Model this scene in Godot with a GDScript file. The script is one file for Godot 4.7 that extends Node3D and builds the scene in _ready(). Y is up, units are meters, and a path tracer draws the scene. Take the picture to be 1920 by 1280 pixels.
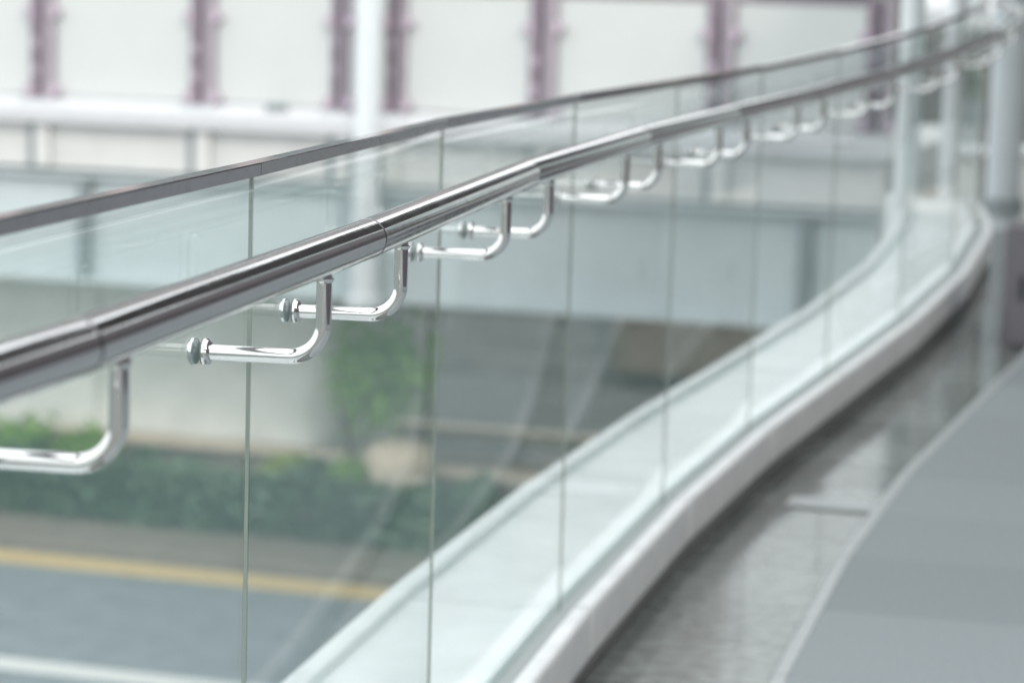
extends Node3D

const RUN := 1.3346            # length of one balustrade bay
const OFF := 0.1536            # handrail stands this far inside the glass
const RAIL_Y := 1.0823         # handrail axis over the kerb
const ARM_Y := 0.9575          # bracket arm over the kerb
const TOP_Y := 1.1571          # underside of the capping channel
const PAIR := 0.2168           # each bracket stands this far from a joint
const ROAD := -5.4
const TURN := -17.5            # the viaduct and the road run at this angle

var M := {}
var taken := {}
var st: Array[Vector3] = []    # balustrade stations (x, height, z)
var rng := RandomNumberGenerator.new()

func _ready() -> void:
	rng.seed = 4711
	# ---- camera
	var cam := Camera3D.new()
	cam.name = "camera"
	var lens := CameraAttributesPhysical.new()
	lens.frustum_focal_length = 92.33
	lens.frustum_focus_distance = 3.4
	lens.frustum_near = 0.1
	lens.frustum_far = 900.0
	lens.exposure_aperture = 4.2
	cam.attributes = lens
	cam.fov = 14.81
	cam.near = 0.1
	cam.far = 900.0
	cam.position = Vector3(0, 1.4, 0)
	cam.rotation_degrees = Vector3(-7.592, 0, 1.6364)
	add_child(cam)
	cam.current = true
	# ---- sky, sun, exposure
	var env := Environment.new()
	env.background_mode = Environment.BG_SKY
	var sky := Sky.new()
	var sm := ProceduralSkyMaterial.new()
	sm.sky_top_color = Color(0.957, 0.979, 0.988)
	sm.sky_horizon_color = Color(0.87, 0.887, 0.89)
	sm.sky_curve = 0.2
	sm.ground_bottom_color = Color(0.4, 0.41, 0.42)
	sm.ground_horizon_color = Color(0.6, 0.62, 0.63)
	sm.sky_energy_multiplier = 1.45
	sky.sky_material = sm
	env.sky = sky
	env.tonemap_mode = Environment.TONE_MAPPER_LINEAR
	env.tonemap_exposure = 1.04
	env.sdfgi_enabled = true
	env.ssao_enabled = true
	env.ssil_enabled = true
	var we := WorldEnvironment.new()
	we.name = "world_environment"
	we.environment = env
	add_child(we)
	var sun := DirectionalLight3D.new()
	sun.name = "sun"
	sun.light_energy = 0.4
	sun.light_angular_distance = 14.0
	sun.light_color = Color(1.0, 0.97, 0.93)
	sun.shadow_enabled = true
	sun.rotation_degrees = Vector3(-33, 24, 0)
	add_child(sun)
	materials()
	stations()
	# ---- large structure
	ground()
	viaduct()
	noise_barrier()
	under_viaduct()
	far_side()
	walkway()
	promenade_buildings()
	# ---- the balustrade
	kerb_and_ledge()
	balustrade()
	handrail()
	columns()
	planting()

# ------------------------------------------------------------------ materials
func lin(r: float, g: float, b: float, a := 1.0) -> Color:
	var c := Color(r, g, b).linear_to_srgb()
	c.a = a
	return c

func noise_map(seed_: int, freq: float, lo: Color, hi: Color, octaves := 4, size := 512) -> NoiseTexture2D:
	var n := FastNoiseLite.new()
	n.seed = seed_
	n.frequency = freq
	n.noise_type = FastNoiseLite.TYPE_SIMPLEX_SMOOTH
	n.fractal_octaves = octaves
	var t := NoiseTexture2D.new()
	t.width = size
	t.height = size
	t.seamless = true
	t.noise = n
	var g := Gradient.new()
	g.set_color(0, lo)
	g.set_color(1, hi)
	t.color_ramp = g
	return t

func mat(called: String, c: Color, rough: float, metal := 0.0, spread := 0.0, scale := 1.0, freq := 0.012) -> StandardMaterial3D:
	var m := StandardMaterial3D.new()
	m.resource_name = called
	m.albedo_color = c
	m.roughness = rough
	m.metallic = metal
	if spread > 0.0:
		m.albedo_color = Color.WHITE
		var l := c.srgb_to_linear()
		m.albedo_texture = noise_map(called.hash() % 9999, freq, lin(l.r * (1 - spread), l.g * (1 - spread), l.b * (1 - spread)), lin(minf(l.r * (1 + spread), 0.9), minf(l.g * (1 + spread), 0.9), minf(l.b * (1 + spread), 0.9)))
		m.uv1_triplanar = true
		m.uv1_world_triplanar = true
		m.uv1_scale = Vector3.ONE * scale
	M[called] = m
	return m

func materials() -> void:
	var s := mat("polished_steel", lin(0.6, 0.59, 0.595), 1.0, 1.0)
	s.roughness_texture = noise_map(31, 0.02, Color(0.03, 0.03, 0.03), Color(0.17, 0.17, 0.17))
	s.roughness_texture_channel = BaseMaterial3D.TEXTURE_CHANNEL_RED
	s.uv1_triplanar = true
	s.uv1_scale = Vector3.ONE * 3.0
	var s2 := mat("bracket_steel", lin(0.72, 0.71, 0.7), 0.045, 1.0)
	s2.uv1_triplanar = true
	var s3 := mat("capping_steel", lin(0.42, 0.395, 0.405), 1.0, 1.0)
	s3.roughness_texture = noise_map(77, 0.03, Color(0.05, 0.05, 0.05), Color(0.2, 0.2, 0.2))
	s3.uv1_triplanar = true
	s3.uv1_scale = Vector3.ONE * 2.0
	mat("joint_steel", lin(0.25, 0.24, 0.24), 0.25, 1.0)
	mat("rubber", lin(0.16, 0.165, 0.165), 0.6)
	var g := mat("clear_glass", lin(0.25, 0.53, 0.515, 0.115), 0.0)
	g.transparency = BaseMaterial3D.TRANSPARENCY_ALPHA
	g.metallic_specular = 0.355
	var ge := mat("glass_edge", lin(0.12, 0.19, 0.17, 0.36), 0.02)
	ge.transparency = BaseMaterial3D.TRANSPARENCY_ALPHA
	mat("clear_seal", lin(0.46, 0.47, 0.40), 0.25)
	mat("silicone", lin(0.34, 0.36, 0.36), 0.5)
	mat("white_cladding", lin(0.78, 0.81, 0.81), 0.34, 0.0, 0.08, 0.5)
	mat("kerb_cladding", lin(0.76, 0.77, 0.775), 0.42, 0.0, 0.1, 0.8)
	mat("gap_grey", lin(0.22, 0.22, 0.225), 0.7)
	mat("dark_gap", lin(0.05, 0.05, 0.055), 0.7)
	for k in 3:
		var f: float = [0.93, 1.0, 1.06][k]
		mat("floor_granite_%d" % k, lin(0.25 * f, 0.276 * f, 0.287 * f), 0.6, 0.0, 0.16, 2.6, 0.05)
	for k in 3:
		var f2: float = [0.85, 1.0, 1.15][k]
		var gm := mat("dark_granite_%d" % k, lin(0.15 * f2, 0.165 * f2, 0.155 * f2), 0.11, 0.0, 0.4, 0.8, 0.03)
		gm.metallic_specular = 0.45
	mat("pale_granite", lin(0.38, 0.4, 0.405), 0.3, 0.0, 0.1, 2.0)
	mat("white_paint", lin(0.72, 0.75, 0.765), 0.35, 0.0, 0.03, 0.6)
	mat("sill_paint", lin(0.58, 0.58, 0.595), 0.45, 0.0, 0.05, 0.6)
	mat("column_paint", lin(0.46, 0.505, 0.525), 0.35, 0.0, 0.05, 1.2)
	mat("girder_paint", lin(0.52, 0.575, 0.585), 0.5, 0.0, 0.06, 0.35)
	mat("parapet_paint", lin(0.64, 0.64, 0.625), 0.55, 0.0, 0.06, 0.4)
	mat("barrier_panel", lin(0.59, 0.61, 0.595), 0.45, 0.0, 0.02, 0.3)
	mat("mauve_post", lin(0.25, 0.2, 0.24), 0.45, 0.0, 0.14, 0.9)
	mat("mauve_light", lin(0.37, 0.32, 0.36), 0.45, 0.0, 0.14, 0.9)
	mat("mauve_bracket", lin(0.46, 0.38, 0.45), 0.45)
	mat("post_web", lin(0.07, 0.065, 0.08), 0.6)
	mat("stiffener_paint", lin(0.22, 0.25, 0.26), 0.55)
	mat("asphalt", lin(0.17, 0.19, 0.205), 0.85, 0.0, 0.25, 0.18, 0.02)
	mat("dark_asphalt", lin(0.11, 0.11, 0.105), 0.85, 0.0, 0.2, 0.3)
	mat("yellow_paint", lin(0.52, 0.38, 0.17), 0.7, 0.0, 0.1, 0.8)
	mat("white_line_paint", lin(0.6, 0.6, 0.57), 0.7, 0.0, 0.1, 0.8)
	mat("median_paving", lin(0.2, 0.172, 0.145), 0.85, 0.0, 0.2, 0.5)
	mat("ground_cover", lin(0.16, 0.16, 0.15), 0.9, 0.0, 0.25, 0.1)
	mat("pier_concrete", lin(0.74, 0.745, 0.70), 0.8, 0.0, 0.14, 0.22)
	mat("tan_concrete", lin(0.62, 0.52, 0.4), 0.8, 0.0, 0.15, 0.5)
	mat("dark_wall", lin(0.17, 0.17, 0.16), 0.8, 0.0, 0.25, 0.2)
	mat("brown_wall", lin(0.19, 0.145, 0.115), 0.8, 0.0, 0.2, 0.3)
	mat("soffit", lin(0.55, 0.55, 0.53), 0.8)
	mat("cabinet_paint", lin(0.16, 0.15, 0.165), 0.45)
	mat("soffit_dark", lin(0.10, 0.082, 0.086), 0.5)
	mat("mauve_facade", lin(0.09, 0.078, 0.086), 0.55, 0.0, 0.1, 0.4)
	mat("pale_facade", lin(0.6, 0.6, 0.6), 0.6, 0.0, 0.06, 0.3)
	mat("brown_facade", lin(0.46, 0.40, 0.40), 0.6, 0.0, 0.15, 0.2)
	mat("window_glass", lin(0.10, 0.15, 0.155), 0.06)
	mat("teal_glass", lin(0.28, 0.42, 0.41), 0.1)
	mat("bark", lin(0.1, 0.08, 0.06), 0.9)
	var leaf := {"hedge_leaf": [0.11, 0.19, 0.12], "bright_leaf": [0.3, 0.5, 0.1], "tree_leaf": [0.27, 0.46, 0.1], "lime_leaf": [0.4, 0.5, 0.1], "pale_leaf": [0.2, 0.24, 0.15]}
	for k in leaf:
		var c: Array = leaf[k]
		var lm := mat(k, lin(c[0], c[1], c[2]), 0.5)
		lm.cull_mode = BaseMaterial3D.CULL_DISABLED
		lm.backlight_enabled = true
		lm.backlight = lin(c[0] * 1.4, c[1] * 1.4, c[2])
		lm.vertex_color_use_as_albedo = true

# ------------------------------------------------------------------ helpers
func numbered(called: String) -> String:
	if not taken.has(called):
		taken[called] = 0
		return called
	taken[called] += 1
	return "%s_%03d" % [called, taken[called]]

func tag(o: Node3D, label: String, category: String, group := "") -> void:
	o.set_meta("label", label)
	o.set_meta("category", category)
	if group:
		o.set_meta("group", group)

func thing(called: String, label: String, category: String, at := Vector3.ZERO, turn := 0.0, group := "") -> Node3D:
	var o := Node3D.new()
	o.name = numbered(called)
	o.position = at
	o.rotation_degrees.y = turn
	add_child(o)
	tag(o, label, category, group)
	return o

func structure(called: String, at := Vector3.ZERO, turn := 0.0) -> Node3D:
	var o := Node3D.new()
	o.name = numbered(called)
	o.position = at
	o.rotation_degrees.y = turn
	add_child(o)
	o.set_meta("kind", "structure")
	return o

func part(called: String, mesh: Mesh, m: String, parent: Node) -> MeshInstance3D:
	var o := MeshInstance3D.new()
	o.mesh = mesh
	if m:
		o.material_override = M[m]
	parent.add_child(o)
	var n := called
	var k := 0
	while parent.has_node(NodePath(n)):
		k += 1
		n = "%s_%03d" % [called, k]
	o.name = n
	return o

func start() -> SurfaceTool:
	var s := SurfaceTool.new()
	s.begin(Mesh.PRIMITIVE_TRIANGLES)
	return s

# a quad whose corners run counter-clockwise seen from outside, with a flat normal
func quad(s: SurfaceTool, a: Vector3, b: Vector3, c: Vector3, d: Vector3) -> void:
	var n := (b - a).cross(c - a)
	if n.length_squared() < 1e-16:
		n = (c - a).cross(d - a)
	n = n.normalized()
	s.set_normal(n)
	for p in [a, c, b, a, d, c]:
		s.add_vertex(p)

func tri(s: SurfaceTool, a: Vector3, b: Vector3, c: Vector3) -> void:
	s.set_normal((b - a).cross(c - a).normalized())
	for p in [a, c, b]:
		s.add_vertex(p)

# a box between two corners, with its edges chamfered when e > 0
func box(s: SurfaceTool, lo: Vector3, hi: Vector3, e := 0.0) -> void:
	if e <= 0.0:
		var p := func(i: int) -> Vector3: return Vector3(hi.x if i & 1 else lo.x, hi.y if i & 2 else lo.y, hi.z if i & 4 else lo.z)
		for f in [[4, 5, 7, 6], [1, 0, 2, 3], [5, 1, 3, 7], [0, 4, 6, 2], [6, 7, 3, 2], [0, 1, 5, 4]]:
			quad(s, p.call(f[0]), p.call(f[1]), p.call(f[2]), p.call(f[3]))
		return
	var c := (lo + hi) / 2
	var h := (hi - lo) / 2
	for axis in 3:
		for sg in [-1.0, 1.0]:
			var u := (axis + 1) % 3
			var v := (axis + 2) % 3
			var q: Array[Vector3] = []
			for w in [[-1, -1], [1, -1], [1, 1], [-1, 1]]:
				var x := Vector3.ZERO
				x[axis] = h[axis] * sg
				x[u] = (h[u] - e) * w[0]
				x[v] = (h[v] - e) * w[1]
				q.append(c + x)
			if sg < 0:
				q.reverse()
			quad(s, q[0], q[1], q[2], q[3])
			# the two chamfers towards +u and -u of this face
			for su in [-1.0, 1.0]:
				var r: Array[Vector3] = []
				for w in [-1.0, 1.0]:
					var x1 := Vector3.ZERO
					x1[axis] = h[axis] * sg
					x1[u] = (h[u] - e) * su
					x1[v] = (h[v] - e) * w
					r.append(c + x1)
				for w in [1.0, -1.0]:
					var x2 := Vector3.ZERO
					x2[axis] = (h[axis] - e) * sg
					x2[u] = h[u] * su
					x2[v] = (h[v] - e) * w
					r.append(c + x2)
				if sg * su < 0:
					r.reverse()
				if (r[1] - r[0]).cross(r[2] - r[0]).dot((r[0] + r[2]) / 2 - c) < 0:
					r.reverse()
				quad(s, r[0], r[1], r[2], r[3])
	for k in 8:
		var g := Vector3(1 if k & 1 else -1, 1 if k & 2 else -1, 1 if k & 4 else -1)
		var a := c + Vector3(h.x, h.y - e, h.z - e) * g
		var b := c + Vector3(h.x - e, h.y, h.z - e) * g
		var d := c + Vector3(h.x - e, h.y - e, h.z) * g
		if (b - a).cross(d - a).dot(g) > 0:
			tri(s, a, b, d)
		else:
			tri(s, a, d, b)

func block(called: String, m: String, parent: Node, lo: Vector3, hi: Vector3, e := 0.0) -> MeshInstance3D:
	var s := start()
	box(s, Vector3(minf(lo.x, hi.x), minf(lo.y, hi.y), minf(lo.z, hi.z)), Vector3(maxf(lo.x, hi.x), maxf(lo.y, hi.y), maxf(lo.z, hi.z)), e)
	return part(called, s.commit(), m, parent)

# a smooth tube along points
func tube(s: SurfaceTool, pts: Array, r: float, sides := 20, capped := true) -> void:
	var up := Vector3.UP
	var rings: Array = []
	for i in pts.size():
		var t: Vector3
		if i == 0:
			t = pts[1] - pts[0]
		elif i == pts.size() - 1:
			t = pts[i] - pts[i - 1]
		else:
			t = (pts[i] - pts[i - 1]).normalized() + (pts[i + 1] - pts[i]).normalized()
		t = t.normalized()
		if i == 0:
			up = Vector3.UP if absf(t.y) < 0.9 else Vector3.RIGHT
		var side := t.cross(up).normalized()
		up = side.cross(t).normalized()
		var ring: Array = []
		for k in sides + 1:
			var a := TAU * k / sides
			ring.append(side * cos(a) + up * sin(a))
		rings.append(ring)
	for i in pts.size() - 1:
		for k in sides:
			for w in [[0, 0], [0, 1], [1, 1], [0, 0], [1, 1], [1, 0]]:
				var n: Vector3 = rings[i + w[0]][k + w[1]]
				s.set_normal(n)
				s.add_vertex(pts[i + w[0]] + n * r)
	if capped:
		for e in [0, pts.size() - 1]:
			var q: Vector3 = (pts[0] - pts[1]).normalized() if e == 0 else (pts[e] - pts[e - 1]).normalized()
			for k in sides:
				s.set_normal(q)
				var p0: Vector3 = pts[e] + rings[e][k] * r
				var p1: Vector3 = pts[e] + rings[e][k + 1] * r
				for p in ([pts[e], p0, p1] if e == 0 else [pts[e], p1, p0]):
					s.add_vertex(p)

# a turned solid: profile of (distance along axis, radius) about an axis
func turned(s: SurfaceTool, at: Vector3, axis: Vector3, prof: Array, sides := 28, smooth := false) -> void:
	var u := axis.cross(Vector3.UP if absf(axis.y) < 0.9 else Vector3.RIGHT).normalized()
	var v := axis.cross(u).normalized()
	for i in prof.size() - 1:
		var p0: Vector2 = prof[i]
		var p1: Vector2 = prof[i + 1]
		var nn := Vector2(-(p1.y - p0.y), p1.x - p0.x).normalized()   # (along, out)
		for k in sides:
			var q: Array = []
			for w in [[p0, k], [p1, k + 1], [p0, k + 1], [p0, k], [p1, k], [p1, k + 1]]:
				var a: float = TAU * w[1] / sides
				var o := u * cos(a) + v * sin(a)
				s.set_normal((axis * nn.x + o * nn.y).normalized())
				s.add_vertex(at + axis * w[0].x + o * w[0].y)

# ------------------------------------------------------------------ the balustrade's path
func stations() -> void:
	# bays of equal length: level at first, bending gently, then climbing a ramp that turns back to the left at its end
	for p in [[-0.807, 0.989, 0.0], [-0.530, 2.290, 0.0], [-0.3397, 3.3605, 0.0], [-0.1338, 4.6445, 0.0], [0.1273, 5.9266, 0.0], [0.436, 7.2516, 0.0], [0.7796, 8.4609, 0.014], [1.1526, 9.5236, 0.0519], [1.5872, 10.7013, 0.1141], [2.0043, 11.97, 0.1888], [2.3368, 13.2664, 0.2615]]:
		st.append(Vector3(p[0], p[2], -p[1]))
	var heading := deg_to_rad(14.4)
	var at := st[-1]
	for k in 3:
		heading -= deg_to_rad(4.5)
		at += Vector3(sin(heading), 0.024, -cos(heading)) * Vector3(0.44, 1, 0.44)
		st.append(at)

func dir(i: int) -> Vector3:
	var d := st[i + 1] - st[i]
	d.y = 0
	return d.normalized()

func inward(d: Vector3) -> Vector3:
	return Vector3(-d.z, 0, d.x)

# mitred inward vector at a station
func mitre(i: int) -> Vector3:
	if i == 0:
		return inward(dir(0))
	if i >= st.size() - 1:
		return inward(dir(st.size() - 2))
	var a := inward(dir(i - 1))
	var b := inward(dir(i))
	var m := (a + b).normalized()
	return m / m.dot(a)

# point at a share of bay i, n inward and y up
func along(i: int, share: float, n: float, y: float) -> Vector3:
	var p := st[i].lerp(st[i + 1], share)
	return p + mitre(i).lerp(mitre(i + 1), share) * n + Vector3(0, y, 0)

# a prism with cross-section prof (n, y; counter-clockwise seen along the path) through one bay, from share a to b
func bay(s: SurfaceTool, prof: Array, i: int, a := 0.0, b := 1.0) -> void:
	var k := prof.size()
	var p: Array = []
	var q: Array = []
	for w in prof:
		p.append(along(i, a, w.x, w.y))
		q.append(along(i, b, w.x, w.y))
	for j in k:
		var l := (j + 1) % k
		quad(s, p[j], p[l], q[l], q[j])
	var mid0 := Vector3.ZERO
	var mid1 := Vector3.ZERO
	for j in k:
		mid0 += p[j] / k
		mid1 += q[j] / k
	for j in k:
		var l := (j + 1) % k
		tri(s, mid0, p[l], p[j])
		tri(s, mid1, q[j], q[l])

func rect(n0: float, n1: float, y0: float, y1: float) -> Array:
	return [Vector2(n0, y0), Vector2(n0, y1), Vector2(n1, y1), Vector2(n1, y0)]

# rectangle with cut corners at its top
func cut(n0: float, n1: float, y0: float, y1: float, e: float) -> Array:
	return [Vector2(n0, y0), Vector2(n0, y1 - e), Vector2(n0 + e, y1), Vector2(n1 - e, y1), Vector2(n1, y1 - e), Vector2(n1, y0)]

func gap(i: int, metres: float) -> float:
	return metres / (st[i + 1] - st[i]).length()

func kerb_and_ledge() -> void:
	var kerb := thing("kerb", "pale grey metal clad kerb along the inner foot of the glass balustrade", "kerb")
	var ledge := thing("outer_ledge", "broad white ledge outside the glass balustrade with a raised outer lip", "ledge")
	for i in st.size() - 1:
		var g := gap(i, 0.005)
		var wide := gap(i, 0.014)
		# kerb top with a fall, a rounded nose and the inner face
		var s := start()
		bay(s, [Vector2(0.034, -0.13), Vector2(0.034, -0.006), Vector2(0.037, 0.0), Vector2(0.067, 0.0), Vector2(0.074, -0.003), Vector2(0.0775, -0.011), Vector2(0.0775, -0.112), Vector2(0.074, -0.118), Vector2(0.06, -0.13)], i, wide, 1 - wide)
		part("kerb_cover", s.commit(), "kerb_cladding", kerb)
		s = start()
		bay(s, rect(-0.012, 0.033, -0.13, -0.014), i)
		part("glazing_channel", s.commit(), "silicone", kerb)
		s = start()
		bay(s, rect(0.0345, 0.069, -0.129, -0.007), i, 1 - wide * 0.98, 1.0)
		part("kerb_joint", s.commit(), "silicone", kerb)
		s = start()
		bay(s, rect(0.0345, 0.069, -0.129, -0.007), i, 0.0, wide * 0.98)
		part("kerb_joint", s.commit(), "silicone", kerb)
		s = start()
		bay(s, rect(0.012, 0.06, -0.165, -0.131), i)
		part("shadow_gap", s.commit(), "gap_grey", kerb)
		# outside the glass
		s = start()
		bay(s, cut(-0.036, -0.013, -0.10, 0.0, 0.004), i, g, 1 - g)
		part("inner_trim", s.commit(), "white_cladding", ledge)
		s = start()
		bay(s, rect(-0.352, -0.0362, -0.10, -0.012), i, g, 1 - g)
		part("ledge_panel", s.commit(), "white_cladding", ledge)
		s = start()
		bay(s, [Vector2(-0.41, -0.32), Vector2(-0.41, 0.002), Vector2(-0.404, 0.009), Vector2(-0.395, 0.012), Vector2(-0.368, 0.012), Vector2(-0.358, 0.008), Vector2(-0.3522, -0.004), Vector2(-0.3522, -0.32)], i, g, 1 - g)
		part("outer_lip", s.commit(), "white_cladding", ledge)
		s = start()
		bay(s, rect(-0.35, 0.011, -0.45, -0.131), i)
		part("edge_beam", s.commit(), "girder_paint", ledge)

func balustrade() -> void:
	var b := thing("glass_balustrade", "curving frameless glass balustrade with a slim steel capping channel", "balustrade")
	for i in st.size() - 1:
		var g := gap(i, 0.0025)
		var f0 := [along(i, g, -0.003, -0.02), along(i, 1 - g, -0.003, -0.02), along(i, 1 - g, 0.003, -0.02), along(i, g, 0.003, -0.02)]
		var up := Vector3(0, TOP_Y + 0.026, 0)
		var s := start()
		quad(s, f0[1], f0[0], f0[0] + up, f0[1] + up)      # outside face
		quad(s, f0[3], f0[2], f0[2] + up, f0[3] + up)      # inside face
		var pane := part("glass_panel", s.commit(), "clear_glass", b)
		s = start()
		quad(s, f0[0], f0[3], f0[3] + up, f0[0] + up)
		part("polished_edge", s.commit(), "glass_edge", pane)
		s = start()
		quad(s, f0[2], f0[1], f0[1] + up, f0[2] + up)
		part("polished_edge", s.commit(), "glass_edge", pane)
		if i + 1 < st.size() - 1:
			s = start()
			bay(s, rect(-0.0022, 0.0022, -0.02, TOP_Y - 0.001), i, 1 - g * 0.95, 1.0)
			part("joint_seal", s.commit(), "clear_seal", pane)
		s = start()
		var h := gap(i, 0.0008)
		bay(s, cut(-0.0125, 0.0125, TOP_Y, TOP_Y + 0.0165, 0.0015), i, h, 1 - h)
		part("capping_channel", s.commit(), "capping_steel", b)

func handrail() -> void:
	var hr := thing("handrail", "round polished steel handrail on paired brackets inside the glass", "handrail")
	var n := st.size()
	for i in n - 1:
		var pts: Array = []
		for k in 9:
			# each length is bowed very slightly between its joints
			var sh := k / 8.0
			pts.append(along(i, sh, OFF, RAIL_Y) + Vector3(0, 0.0, 0))
		var s := start()
		tube(s, pts, 0.0254, 56, false)
		part("tube_length", s.commit(), "polished_steel", hr)
	for i in range(1, n - 1):
		if i > 10 and i % 3:
			continue
		var c := st[i] + mitre(i) * OFF + Vector3(0, RAIL_Y, 0)
		var ax := (dir(i - 1) + dir(i)).normalized()
		var s := start()
		turned(s, c, ax, [Vector2(-0.0038, 0.0250), Vector2(-0.0032, 0.0257), Vector2(-0.0022, 0.0259), Vector2(0.0022, 0.0259), Vector2(0.0032, 0.0257), Vector2(0.0038, 0.0250)], 56)
		part("joint_collar", s.commit(), "joint_steel", hr)
	# one bracket, built facing inward (+x) at the origin, and its copies
	var rise := RAIL_Y - ARM_Y
	var arm: Array = [Vector3(0.009, 0, 0)]
	var bend := 0.042
	for k in 13:
		var a := PI / 2 * k / 12.0
		arm.append(Vector3(OFF - bend + sin(a) * bend, bend - cos(a) * bend, 0))
	arm.append(Vector3(OFF, rise - 0.0265, 0))
	var sa := start()
	tube(sa, arm, 0.0095, 28)
	var arm_mesh := sa.commit()
	var sd := start()
	turned(sd, Vector3.ZERO, Vector3.RIGHT, [Vector2(0.0052, 0.0), Vector2(0.0052, 0.0158), Vector2(0.0062, 0.0168), Vector2(0.0092, 0.0168), Vector2(0.0122, 0.0155), Vector2(0.0140, 0.0125), Vector2(0.0146, 0.0095)], 40)
	var disc_mesh := sd.commit()
	var so := start()
	turned(so, Vector3.ZERO, Vector3.RIGHT, [Vector2(-0.0142, 0.0), Vector2(-0.0138, 0.010), Vector2(-0.0122, 0.0140), Vector2(-0.0095, 0.0165), Vector2(-0.0062, 0.0168), Vector2(-0.0052, 0.0158), Vector2(-0.0052, 0.0)], 40)
	var outer_mesh := so.commit()
	var sg := start()
	turned(sg, Vector3.ZERO, Vector3.RIGHT, [Vector2(0.0036, 0.0), Vector2(0.0036, 0.0154), Vector2(0.0052, 0.0154), Vector2(0.0052, 0.0)], 32)
	turned(sg, Vector3.ZERO, Vector3.RIGHT, [Vector2(-0.0052, 0.0), Vector2(-0.0052, 0.0154), Vector2(-0.0036, 0.0154), Vector2(-0.0036, 0.0)], 32)
	var washer_mesh := sg.commit()
	# saddle: a little plate curved to the rail, longer along it
	var ss := start()
	var rows: Array = []
	for j in 2:
		var r := 0.0256 if j == 0 else 0.0288
		var row: Array = []
		for u in 9:
			var line: Array = []
			for v in 7:
				var zz := lerpf(-0.019, 0.019, u / 8.0)
				var wid := 0.36 * sqrt(maxf(0.05, 1.0 - pow(zz / 0.0205, 2)))
				var a := lerpf(-wid, wid, v / 6.0)
				line.append(Vector3(OFF + sin(a) * r, rise - cos(a) * r, zz))
			row.append(line)
		rows.append(row)
	for u in 8:
		for v in 6:
			quad(ss, rows[1][u][v], rows[1][u][v + 1], rows[1][u + 1][v + 1], rows[1][u + 1][v])
	for u in 8:
		quad(ss, rows[0][u][0], rows[1][u][0], rows[1][u + 1][0], rows[0][u + 1][0])
		quad(ss, rows[1][u][6], rows[0][u][6], rows[0][u + 1][6], rows[1][u + 1][6])
	for v in 6:
		quad(ss, rows[0][0][v + 1], rows[1][0][v + 1], rows[1][0][v], rows[0][0][v])
		quad(ss, rows[0][8][v], rows[1][8][v], rows[1][8][v + 1], rows[0][8][v + 1])
	turned(ss, Vector3(OFF, rise - 0.0285, 0), Vector3.DOWN, [Vector2(0, 0.0118), Vector2(0.003, 0.0112), Vector2(0.005, 0.0096)], 28)
	var saddle_mesh := ss.commit()
	var spots: Array = []
	for i in range(1, 11):
		spots.append([i - 1, 1 - (0.34 if i == 1 else PAIR) / (st[i] - st[i - 1]).length()])
		spots.append([i, (0.115 if i == 1 else PAIR) / (st[i + 1] - st[i]).length()])
	for i in [11]:
		spots.append([i, 0.5])
	for w in spots:
		var i: int = w[0]
		var x := inward(dir(i))
		var o := part("bracket", arm_mesh, "bracket_steel", hr)
		o.transform = Transform3D(Basis(x, Vector3.UP, x.cross(Vector3.UP)), along(i, w[1], 0.0, ARM_Y))
		part("clamp_disc", disc_mesh, "bracket_steel", o)
		part("clamp_disc", outer_mesh, "bracket_steel", o)
		part("washer", washer_mesh, "rubber", o)
		part("saddle", saddle_mesh, "bracket_steel", o)

# ------------------------------------------------------------------ the walkway
func walkway() -> void:
	var drain := structure("channel_floor")
	var lows := [0.0605, 0.29]
	for i in st.size() - 1:
		var pieces := maxi(1, roundi((st[i + 1] - st[i]).length() / 0.445))
		for k in pieces:
			var a := float(k) / pieces
			var b := float(k + 1) / pieces
			var g := gap(i, 0.0015)
			var s := start()
			bay(s, rect(0.062, 0.494, -0.26, -0.17), i, a + g, b - g)
			part("stone_slab", s.commit(), "dark_granite_%d" % ((i * 5 + k * 7 + k * k) % 3), drain)
		var s2 := start()
		bay(s2, rect(-0.30, 0.5, -0.46, -0.262), i)
		part("channel_bed", s2.commit(), "dark_gap", drain)
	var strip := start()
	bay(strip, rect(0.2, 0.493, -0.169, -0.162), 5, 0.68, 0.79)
	part("pale_strip", strip.commit(), "pale_granite", drain)  # pale strip laid over part of the channel slabs
	var floor_ := structure("walkway_floor")
	for i in st.size() - 1:
		var g := gap(i, 0.0012)
		var s := start()
		bay(s, [Vector2(0.496, -0.26), Vector2(0.496, -0.124), Vector2(0.500, -0.1195), Vector2(0.506, -0.1185), Vector2(0.533, -0.1185), Vector2(0.533, -0.26)], i, g, 1 - g)
		part("edging_stone", s.commit(), "pale_granite", floor_)
		for k in 2:
			for c in 5:
				s = start()
				var n0 := 0.5342 + c * 0.6
				bay(s, rect(n0, n0 + 0.5985, -0.2, -0.119), i, k * 0.5 + g, k * 0.5 + 0.5 - g)
				part("tile", s.commit(), "floor_granite_%d" % ((i * 2 + k + (1 if (i * 7 + c * 5 + k * 3) % 6 == 0 else 0)) % 3), floor_)
		s = start()
		bay(s, rect(0.497, 3.53, -0.46, -0.203), i)
		part("floor_slab", s.commit(), "dark_gap", floor_)

# ------------------------------------------------------------------ ground
func local(a: float, y: float, b: float) -> Vector3:
	return Vector3(a, y, -b)

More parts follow.
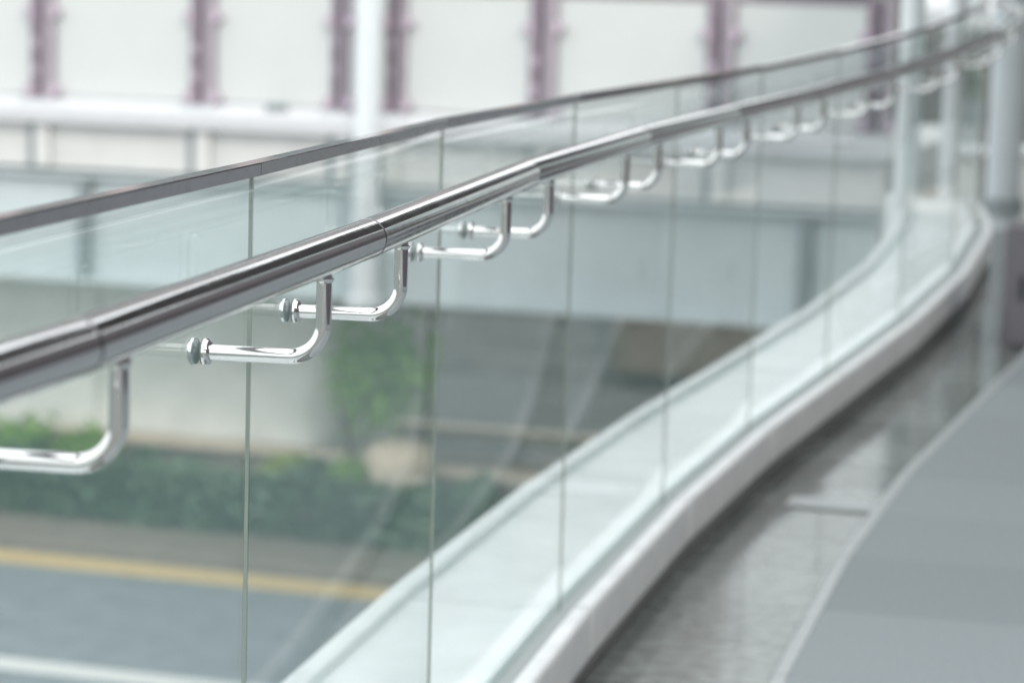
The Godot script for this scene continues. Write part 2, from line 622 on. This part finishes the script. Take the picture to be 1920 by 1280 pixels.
func ground() -> void:
	var g := MeshInstance3D.new()
	var pm := PlaneMesh.new()
	pm.size = Vector2(1600, 1600)
	g.mesh = pm
	g.material_override = M.ground_cover
	g.name = "ground"
	g.position = Vector3(0, ROAD - 0.02, 0)
	g.set_meta("kind", "structure")
	add_child(g)
	var o := structure("road", Vector3.ZERO, TURN)
	block("carriageway", "asphalt", o, local(-150, ROAD - 0.2, 9.0), local(150, ROAD, 27.72))
	block("carriageway", "dark_asphalt", o, local(-150, ROAD - 0.2, 36.0), local(150, ROAD, 50))  # asphalt darkened to hold the shade beneath the viaduct
	block("yellow_line", "yellow_paint", o, local(-150, ROAD + 0.001, 26.98), local(150, ROAD + 0.005, 27.6))
	block("white_line", "white_line_paint", o, local(-150, ROAD + 0.001, 22.7), local(150, ROAD + 0.005, 23.1))
	var m := structure("median", Vector3.ZERO, TURN)
	for k in 60:
		block("kerb_stone", "median_paving", m, local(-60 + k * 1.5, ROAD - 0.2, 27.722), local(-60 + k * 1.5 + 1.49, ROAD + 0.13, 27.92), 0.015)
	block("paving", "median_paving", m, local(-150, ROAD - 0.2, 27.923), local(150, ROAD + 0.1, 36.0))

# ------------------------------------------------------------------ the viaduct
func viaduct() -> void:
	var v := thing("viaduct", "long white viaduct of two stacked girders crossing behind the balustrade", "viaduct", Vector3.ZERO, TURN)
	# sill that carries the noise barrier
	var s := start()
	var prof := [Vector2(28.68, -0.33), Vector2(28.68, -0.16), Vector2(28.74, -0.10), Vector2(29.0, -0.02), Vector2(29.3, -0.02), Vector2(29.3, -0.33)]
	var x0 := -60.0
	var x1 := -4.85
	for j in prof.size():
		var p: Vector2 = prof[j]
		var q: Vector2 = prof[(j + 1) % prof.size()]
		quad(s, local(x1, p.y, p.x), local(x1, q.y, q.x), local(x0, q.y, q.x), local(x0, p.y, p.x))
	for e in [x0, x1]:
		for j in range(1, prof.size() - 1):
			tri(s, local(e, prof[0].y, prof[0].x), local(e, prof[j].y, prof[j].x), local(e, prof[j + 1].y, prof[j + 1].x))
	part("sill", s.commit(), "sill_paint", v)
	block("upper_fascia", "parapet_paint", v, local(x0, -0.885, 28.86), local(x1, -0.331, 29.3))
	block("recess", "stiffener_paint", v, local(x0, -0.935, 29.0), local(x1 - 0.02, -0.886, 29.3))  # dark colour stands for the shadow line under the fascia
	block("girder_flange", "girder_paint", v, local(x0, -0.985, 28.82), local(x1 - 0.01, -0.936, 29.3))
	block("girder_web", "girder_paint", v, local(x0, -2.215, 28.98), local(x1 - 0.05, -0.986, 29.3))
	block("girder_flange", "girder_paint", v, local(x0, -2.27, 28.8), local(x1 - 0.01, -2.216, 29.3))
	block("deck", "soffit", v, local(x0, -1.5, 29.302), local(x1, -0.3, 37.0))
	for a in [-25.6, -20.1, -14.63, -10.97, -5.7]:
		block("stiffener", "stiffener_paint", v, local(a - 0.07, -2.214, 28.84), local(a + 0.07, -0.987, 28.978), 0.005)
	for a in [-23.6, -21.5, -19.4, -17.3, -15.22, -13.09, -11.3, -10.7, -8.84, -6.76]:
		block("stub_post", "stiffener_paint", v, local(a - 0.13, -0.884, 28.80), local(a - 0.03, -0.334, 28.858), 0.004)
		block("stub_cover", "parapet_paint", v, local(a - 0.03, -0.88, 28.77), local(a + 0.16, -0.336, 28.857), 0.01)
	var jb := block("junction_box", "stiffener_paint", self, local(0, 0, 0), local(0.24, 0.13, 0.12), 0.008)
	jb.rotation_degrees.y = TURN
	jb.position = Basis(Vector3.UP, deg_to_rad(TURN)) * local(-12.2, -0.125, 28.74)
	tag(jb, "small grey junction box on the white sill under the noise barrier", "box")

func noise_barrier() -> void:
	var v := thing("noise_barrier", "white panelled noise barrier with mauve steel posts on top of the viaduct", "barrier", Vector3.ZERO, TURN)
	var at := [-23.6, -21.5, -19.4, -17.3, -15.22, -13.09, -11.33, -10.62, -8.84, -6.76, -4.96]
	for k in at.size():
		var a: float = at[k]
		var narrow: bool = a == -11.33 or a == -10.62
		var w := 0.1 if narrow else 0.148
		var s := start()
		box(s, local(a - w, -0.06, 28.99), local(a - 0.03, 1.42, 28.87), 0.006)
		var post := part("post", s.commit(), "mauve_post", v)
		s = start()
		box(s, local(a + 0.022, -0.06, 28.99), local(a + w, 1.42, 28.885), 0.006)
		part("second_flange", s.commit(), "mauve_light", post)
		s = start()
		box(s, local(a - 0.029, -0.06, 29.0), local(a + 0.021, 1.40, 28.93))
		part("web", s.commit(), "post_web", post)
		# a pair of sloping lugs either side, at foot and head, and the bolts that hold them
		for y in [0.03, 0.98]:
			for sg in [-1.0, 1.0]:
				s = start()
				var hex := [Vector2(w - 0.03, -0.08), Vector2(w + 0.10, 0.0), Vector2(w + 0.10, 0.035), Vector2(w - 0.03, 0.12)]
				for j in 4:
					var p: Vector2 = hex[j]
					var q: Vector2 = hex[(j + 1) % 4]
					if sg < 0:
						var swap := p
						p = q
						q = swap
					quad(s, local(a + sg * q.x, y + q.y, 28.85), local(a + sg * p.x, y + p.y, 28.85), local(a + sg * p.x, y + p.y, 28.95), local(a + sg * q.x, y + q.y, 28.95))
					tri(s, local(a + sg * w, y + 0.02, 28.85), local(a + sg * p.x, y + p.y, 28.85), local(a + sg * q.x, y + q.y, 28.85))
				part("lug", s.commit(), "mauve_bracket", post)
		for y in [0.33, 0.66]:
			block("splice_plate", "mauve_bracket", post, local(a - w + 0.02, y - 0.05 + 0.1 * sin(a), 28.868), local(a - 0.03, y + 0.06 + 0.1 * sin(a), 28.855), 0.003)
		s = start()
		box(s, local(a - w - 0.04, -0.31, 28.70), local(a + w + 0.04, -0.065, 28.90), 0.01)
		part("base_shoe", s.commit(), "white_paint", post)
		if k + 1 < at.size():
			var b: float = at[k + 1]
			block("panel", "barrier_panel", v, local(a + w + 0.003, -0.018, 28.96), local(b - (0.11 if b == -11.33 or b == -10.62 else 0.165) - 0.003, 1.34, 29.06), 0.01)
	block("head_rail", "mauve_post", v, local(-40, 1.345, 28.95), local(-4.80, 1.42, 29.07), 0.006)

func under_viaduct() -> void:
	var p := thing("viaduct_pier", "broad pale concrete pier with a rounded corner under the viaduct", "pier", Vector3.ZERO, TURN)
	var s := start()
	# the near right corner is rounded
	var outline: Array = []
	for k in 9:
		var a := PI / 2 * k / 8.0
		outline.append(Vector2(-12.46 + 0.4 * cos(a), 30.95 - 0.4 * sin(a)))
	outline.append(Vector2(-24, 30.55))
	outline.append(Vector2(-24, 33.0))
	outline.append(Vector2(-12.06, 33.0))
	for j in outline.size():
		var q: Vector2 = outline[j]
		var r: Vector2 = outline[(j + 1) % outline.size()]
		quad(s, local(r.x, ROAD, r.y), local(q.x, ROAD, q.y), local(q.x, -1.502, q.y), local(r.x, -1.502, r.y))
	part("shaft", s.commit(), "pier_concrete", p)
	for a in [-18.9, -15.7]:
		block("pilaster", "pier_concrete", p, local(a - 0.45, ROAD, 30.548), local(a + 0.45, -1.6, 30.47), 0.01)
	var w := thing("planter_wall", "low tan planter wall behind the hedge under the viaduct", "wall", Vector3.ZERO, TURN)
	for k in 27:
		block("coping_stone", "tan_concrete", w, local(-34 + k * 1.0, ROAD + (0.92 if k < 23 else 0.84), 30.2), local(-33.006 + k * 1.0, ROAD + (1.03 if k < 23 else 0.95), 30.46), 0.012)
	block("wall_body", "median_paving", w, local(-34, ROAD, 30.23), local(-7.0, ROAD + 0.839, 30.44))
	block("footing", "median_paving", w, local(-11.7, ROAD, 29.75), local(-10.1, ROAD + 0.78, 30.198))
	# rounded concrete block at the end of the hedge
	var c := start()
	turned(c, Vector3.ZERO, Vector3.UP, [Vector2(0, 0.0), Vector2(0, 0.44), Vector2(0.28, 0.44), Vector2(0.40, 0.40), Vector2(0.47, 0.31), Vector2(0.52, 0.16), Vector2(0.53, 0.0)], 28)
	var dome := part("concrete_bollard", c.commit(), "tan_concrete", self)
	dome.position = Basis(Vector3.UP, deg_to_rad(TURN)) * local(-10.85, ROAD + 0.782, 29.97)
	tag(dome, "squat round tan concrete bollard at the end of the hedge", "bollard")
	# across the far carriageway
	var f := thing("retaining_wall", "dark stepped retaining wall across the far carriageway beneath the viaduct", "wall", Vector3.ZERO, TURN)
	for k in 7:
		block("wall_course", "dark_wall", f, local(-60, ROAD + k * 0.42 - (0.1 if k == 0 else 0.0), 44.0 + k * 0.22), local(40, ROAD + k * 0.42 + 0.417, 46.5), 0.02)  # dark albedo carries the shade beneath the viaduct
	block("brown_section", "brown_wall", f, local(-11.9, ROAD + 0.3, 43.6), local(-9.2, -3.2, 43.99), 0.02)
	block("footway_edge", "tan_concrete", f, local(-60, ROAD - 0.1, 37.6), local(40, ROAD + 0.16, 37.9), 0.01)
	block("upper_wall", "dark_wall", f, local(-60, ROAD + 2.94, 45.6), local(40, 1.0, 46.5))

func facade(o: Node3D, wall_m: String, glass_m: String, a0: float, a1: float, y0: float, y1: float, b0: float, b1: float, cols: int, rows: int, wx := 0.72, wy := 0.62) -> void:
	block("wall", wall_m, o, local(a0, y0, b0), local(a1, y1, b1))
	var dx := (a1 - a0) / cols
	var dy := (y1 - y0) / rows
	for r in rows:
		for c in cols:
			var ax := a0 + (c + 0.5) * dx
			var ay := y0 + (r + 0.5) * dy
			var hw := dx * wx / 2
			var hh := dy * wy / 2
			var s := start()
			box(s, local(ax - hw - 0.06, ay - hh - 0.06, b0 - 0.02), local(ax + hw + 0.06, ay - hh, b0 - 0.08))
			box(s, local(ax - hw - 0.06, ay + hh, b0 - 0.02), local(ax + hw + 0.06, ay + hh + 0.06, b0 - 0.08))
			box(s, local(ax - hw - 0.06, ay - hh, b0 - 0.02), local(ax - hw, ay + hh, b0 - 0.08))
			box(s, local(ax + hw, ay - hh, b0 - 0.02), local(ax + hw + 0.06, ay + hh, b0 - 0.08))
			var wn := part("window", s.commit(), "stiffener_paint", o)
			block("pane", glass_m, wn, local(ax - hw, ay - hh, b0 - 0.02), local(ax + hw, ay + hh, b0 - 0.04))
	block("roof_edge", wall_m, o, local(a0 - 0.15, y1 + 0.001, b0 - 0.15), local(a1 + 0.15, y1 + 0.4, b1))

func far_side() -> void:
	var st_b := thing("added_brown_building", "long dark brown building with window bands added unseen behind the viaduct for the rail to mirror", "building", Vector3.ZERO, TURN)
	facade(st_b, "brown_facade", "window_glass", -80, -16.0, ROAD, 24.0, 62.0, 72.0, 18, 7)  # added building, its height and length shaped for the handrail's reflection
	var ob := thing("added_dark_block", "dark low block added behind the right end of the noise barrier to darken the capping reflection", "building", Vector3.ZERO, TURN)
	facade(ob, "dark_wall", "window_glass", -20.0, -13.2, ROAD, 7.0, 75.0, 84.0, 4, 4)  # added so the capping channel mirrors something dark instead of sky
	var pb := thing("pale_building", "pale building with teal glazing far behind the white columns", "building", Vector3.ZERO, TURN)
	facade(pb, "pale_facade", "teal_glass", -3.0, 21.0, ROAD, 12.0, 54.0, 66.0, 9, 5, 0.6, 0.5)
	var w := thing("ramp_parapet", "pale parapet of the next ramp behind the white columns", "parapet", Vector3.ZERO, TURN)
	block("parapet_wall", "parapet_paint", w, local(-4.6, -2.2, 36.0), local(14, -0.62, 36.3), 0.02)
	block("parapet_coping", "white_paint", w, local(-4.7, -0.618, 35.9), local(14, -0.5, 36.4), 0.02)
	block("ramp_deck", "soffit", w, local(-4.6, -2.6, 36.0), local(14, -2.202, 42.0))
	block("planter_box", "stiffener_paint", w, local(-4.0, -0.62, 38.0), local(14, 0.0, 38.8), 0.02)
	for k in 4:
		block("support", "pier_concrete", w, local(-2.0 + k * 5, ROAD, 38.4), local(-1.2 + k * 5, -2.602, 39.2), 0.03)

func promenade_buildings() -> void:
	# unseen wall on the right-hand side, added for the steel to mirror dark
	var o := thing("added_mauve_wall", "unseen mauve grey wall with tall dark bays, added along the walkway for the steel to mirror", "wall", Vector3(5.6, 0, 0), -12.0)
	block("plinth", "mauve_facade", o, Vector3(0, -0.46, 8), Vector3(0.4, 0.35, -44.0), 0.01)
	block("upper_wall", "mauve_facade", o, Vector3(0.02, 2.55, 8), Vector3(0.4, 7.0, -44.0), 0.01)
	for k in 25:
		var z := 8.0 - k * 2.1
		block("pier", "mauve_facade", o, Vector3(0.01, 0.352, z), Vector3(0.4, 2.548, z - 0.55), 0.01)
		if k < 24:
			block("dark_infill", "soffit_dark", o, Vector3(0.16, 0.352, z - 0.552), Vector3(0.2, 2.548, z - 2.098))  # matte dark infill, added to keep bright reflections out of the glass
	var c := thing("added_canopy", "unseen dark canopy added over the walkway to darken the steel reflections", "canopy", Vector3.ZERO)  # added out of view to put dark bands in the handrail
	for k in 11:
		var z := -5.4 - k * 2.4
		var x := 1.2 - (z + 9.0) * 0.2
		for e in [0, 1]:
			block("soffit_panel", "soffit_dark", c, Vector3(x - 0.3 + e * 1.25, 3.35, z), Vector3(x + 0.9 + e * 1.25, 3.42, z - 2.2), 0.01)
		block("cross_beam", "white_paint", c, Vector3(x - 0.4, 3.42, z + 0.02), Vector3(x + 2.2, 3.62, z + 0.18), 0.01)
	var apron := structure("promenade", Vector3(3.0, 0, 0), -12.0)
	for k in 26:
		for e in 2:
			block("paving_slab", "floor_granite_%d" % ((k + e) % 3), apron, Vector3(e * 1.35, -0.3, 6.0 - k * 2.0), Vector3(e * 1.35 + 1.345, -0.122, 4.005 - k * 2.0))
	var d := thing("service_cabinet", "dark grey steel cabinet at the right edge of the walkway beside the channel", "cabinet", Vector3(2.06, -0.12, -11.0), -12.0)
	block("cabinet_body", "cabinet_paint", d, Vector3(0, 0.05, -0.35), Vector3(0.6, 0.60, 0), 0.012)
	block("door", "cabinet_paint", d, Vector3(0.03, 0.1, 0.003), Vector3(0.57, 0.55, 0.02), 0.006)
	block("handle", "dark_gap", d, Vector3(0.07, 0.3, 0.021), Vector3(0.09, 0.4, 0.045), 0.005)
	block("foot_rail", "dark_gap", d, Vector3(0.02, -0.05, -0.33), Vector3(0.58, 0.049, -0.02))

func columns() -> void:
	var rot := Basis(Vector3.UP, deg_to_rad(TURN))
	var list := [
		["roof_column", "stout pale column with a dark collar at the far right, behind the end of the handrail", Vector3(3.06, -5.4, -16.5), 0.108, 10.0, true],
		["roof_column", "slim white column rising outside the bend of the glass, left of two", Vector3(2.06, -5.4, -13.9), 0.062, 10.0, false],
		["roof_column", "slim white column outside the bend of the glass, right of two, beside the teal glazing", Vector3(2.62, -5.4, -15.9), 0.062, 10.0, false],
		["lamp_post", "tall pale steel post in front of the noise barrier, between two close mauve posts", rot * local(-10.88, -2.2, 28.66), 0.155, 10.0, false]]
	for c in list:
		var o := thing(c[0], c[1], "post" if c[0] == "lamp_post" else "column", c[2], 0.0, "white columns carrying the walkway roof" if c[0] == "roof_column" else "")
		var s := start()
		turned(s, Vector3.ZERO, Vector3.UP, [Vector2(0.02, c[3]), Vector2(c[4], c[3])], 40)
		part("shaft", s.commit(), "column_paint" if c[5] else "white_paint", o)
		s = start()
		turned(s, Vector3.ZERO, Vector3.UP, [Vector2(-0.12, c[3] * 1.4), Vector2(0.012, c[3] * 1.4), Vector2(0.02, c[3] * 1.34), Vector2(0.021, c[3])], 40)
		part("base_plate", s.commit(), "white_paint", o)
		s = start()
		turned(s, Vector3.ZERO, Vector3.UP, [Vector2(c[4], c[3]), Vector2(c[4], c[3] * 1.7), Vector2(c[4] + 0.05, c[3] * 1.7), Vector2(c[4] + 0.05, 0.0)], 40)
		part("head_plate", s.commit(), "white_paint", o)
		if c[5]:
			s = start()
			turned(s, Vector3(0, 5.5, 0), Vector3.UP, [Vector2(0, c[3]), Vector2(0, c[3] * 1.22), Vector2(0.1, c[3] * 1.22), Vector2(0.1, c[3])], 40)
			part("collar", s.commit(), "stiffener_paint", o)

# ------------------------------------------------------------------ plants
func leaf_cloud(size: Vector3, count: int, leaf: float, sd: int, flat := false) -> ArrayMesh:
	var r := RandomNumberGenerator.new()
	r.seed = sd
	var s := start()
	var lumps: Array = []
	for k in 14:
		var d := Vector3(r.randfn(), r.randfn(), r.randfn()).normalized() * pow(r.randf(), 0.5)
		lumps.append([d * size * 0.36, 0.25 + 0.3 * r.randf(), 0.6 + 0.7 * r.randf()])
	for k in count:
		var p: Vector3
		var shade := 1.0
		if flat:
			p = Vector3(r.randf_range(-0.5, 0.5), 0, r.randf_range(-0.5, 0.5)) * size
			p.y = size.y * (0.5 * r.randf() - 0.25 + 0.22 * sin(p.x * 3.1 + sd) * cos(p.z * 2.3) + 0.12 * sin(p.x * 8.3))
			if r.randf() < 0.5:
				p.z = size.z * 0.5 + r.randfn() * 0.06
				p.y = r.randf_range(-0.6, 0.4) * size.y
			shade = 0.7 + 0.6 * r.randf() + 0.2 * sin(p.x * 2.2)
		else:
			var l: Array = lumps[r.randi() % lumps.size()]
			p = l[0] + Vector3(r.randfn(), r.randfn(), r.randfn()).normalized() * size * l[1] * (0.55 + 0.45 * r.randf())
			shade = l[2] * (0.75 + 0.5 * r.randf())
		var x := Vector3(r.randfn(), r.randfn() * 0.6, r.randfn()).normalized()
		var y := x.cross(Vector3(r.randfn(), r.randfn(), r.randfn())).normalized()
		var e := leaf * (0.6 + 0.8 * r.randf())
		s.set_color(Color(shade, shade, shade * 0.9))
		s.set_normal(x.cross(y).normalized())
		for q in [p - x * e, p + y * e * 0.45, p + x * e, p - x * e, p + x * e, p - y * e * 0.45]:
			s.add_vertex(q)
	return s.commit()

func planting() -> void:
	var rot := Basis(Vector3.UP, deg_to_rad(TURN))
	var h := MeshInstance3D.new()
	h.mesh = leaf_cloud(Vector3(31, 0.85, 0.8), 25000, 0.085, 5, true)
	h.material_override = M.hedge_leaf
	h.name = "hedge"
	h.rotation_degrees.y = TURN
	h.position = rot * local(-25.0, ROAD + 0.56, 29.6)
	h.set_meta("kind", "stuff")
	tag(h, "clipped dark green hedge along the median under the viaduct", "hedge")
	add_child(h)
	var list := [
		["bright green leafy shrub beside the hedge at the far left", -16.1, 0.95, 29.9, Vector3(0.9, 0.55, 0.6), "bright_leaf", 520],
		["small bright green shrub left of the near glass joint, second from the left", -15.1, 0.9, 29.9, Vector3(0.7, 0.45, 0.6), "bright_leaf", 380],
		["low yellow green shrub in front of the pier's right half", -12.16, 0.85, 29.75, Vector3(0.65, 0.35, 0.5), "lime_leaf", 300],
		["bright green tuft beside the round tan bollard", -11.35, 0.85, 29.6, Vector3(0.5, 0.4, 0.5), "bright_leaf", 260],
		["lime green shrub near the brown wall section across the road", -8.55, 0.95, 37.0, Vector3(0.95, 0.6, 0.6), "lime_leaf", 420]]
	for k in list.size():
		var w: Array = list[k]
		var o := thing("shrub", w[0], "shrub", rot * local(w[1], ROAD + 0.1, w[3]), TURN, "shrubs on the median")
		var f := part("foliage", leaf_cloud(w[4], w[6], 0.075, 40 + k), w[5], o)
		f.position.y = w[2] - 0.1
		var s := start()
		for j in 4:
			tube(s, [Vector3(0.03 * j - 0.05, 0, 0.02 * j), Vector3(0.05 * j - 0.08, w[2] * 0.5, 0.03), Vector3(0.14 * j - 0.2, w[2], 0.05 * j - 0.1)], 0.012, 6)
		part("stem", s.commit(), "bark", o)
	var t := thing("small_tree", "small green tree beside the rounded pier corner under the viaduct", "tree", rot * local(-11.5, ROAD + 0.1, 29.85), TURN)
	var s := start()
	tube(s, [Vector3(0, 0, 0), Vector3(0.04, 0.7, 0.02), Vector3(0.0, 1.4, 0)], 0.05, 10)
	for j in 5:
		var a := j * 1.3
		tube(s, [Vector3(0.02, 0.9 + j * 0.1, 0), Vector3(0.15 + cos(a) * 0.3, 1.5 + j * 0.1, sin(a) * 0.2), Vector3(0.4 + cos(a) * 0.5, 1.9 + j * 0.15, sin(a) * 0.3)], 0.02, 6)
	part("trunk", s.commit(), "bark", t)
	var crown := part("crown", leaf_cloud(Vector3(1.5, 1.5, 0.8), 1300, 0.08, 91), "tree_leaf", t)
	crown.position = Vector3(0.4, 2.2, 0)
	for k in 5:
		var o := thing("planter_shrub", ["rounded pale green shrub in the ramp planter, nearest the viaduct", "pale green shrub in the ramp planter, second from the viaduct", "pale green shrub in the ramp planter, between the two slim columns", "pale green shrub in the ramp planter, just left of the stout column", "pale green shrub in the ramp planter, right of the stout column"][k], "shrub", rot * local(-3.2 + k * 1.15, 0.0, 38.4), TURN, "shrubs in the ramp planter")
		var f := part("foliage", leaf_cloud(Vector3(1.2, 0.8, 0.8), 420, 0.09, 140 + k), "pale_leaf", o)
		f.position.y = 0.3
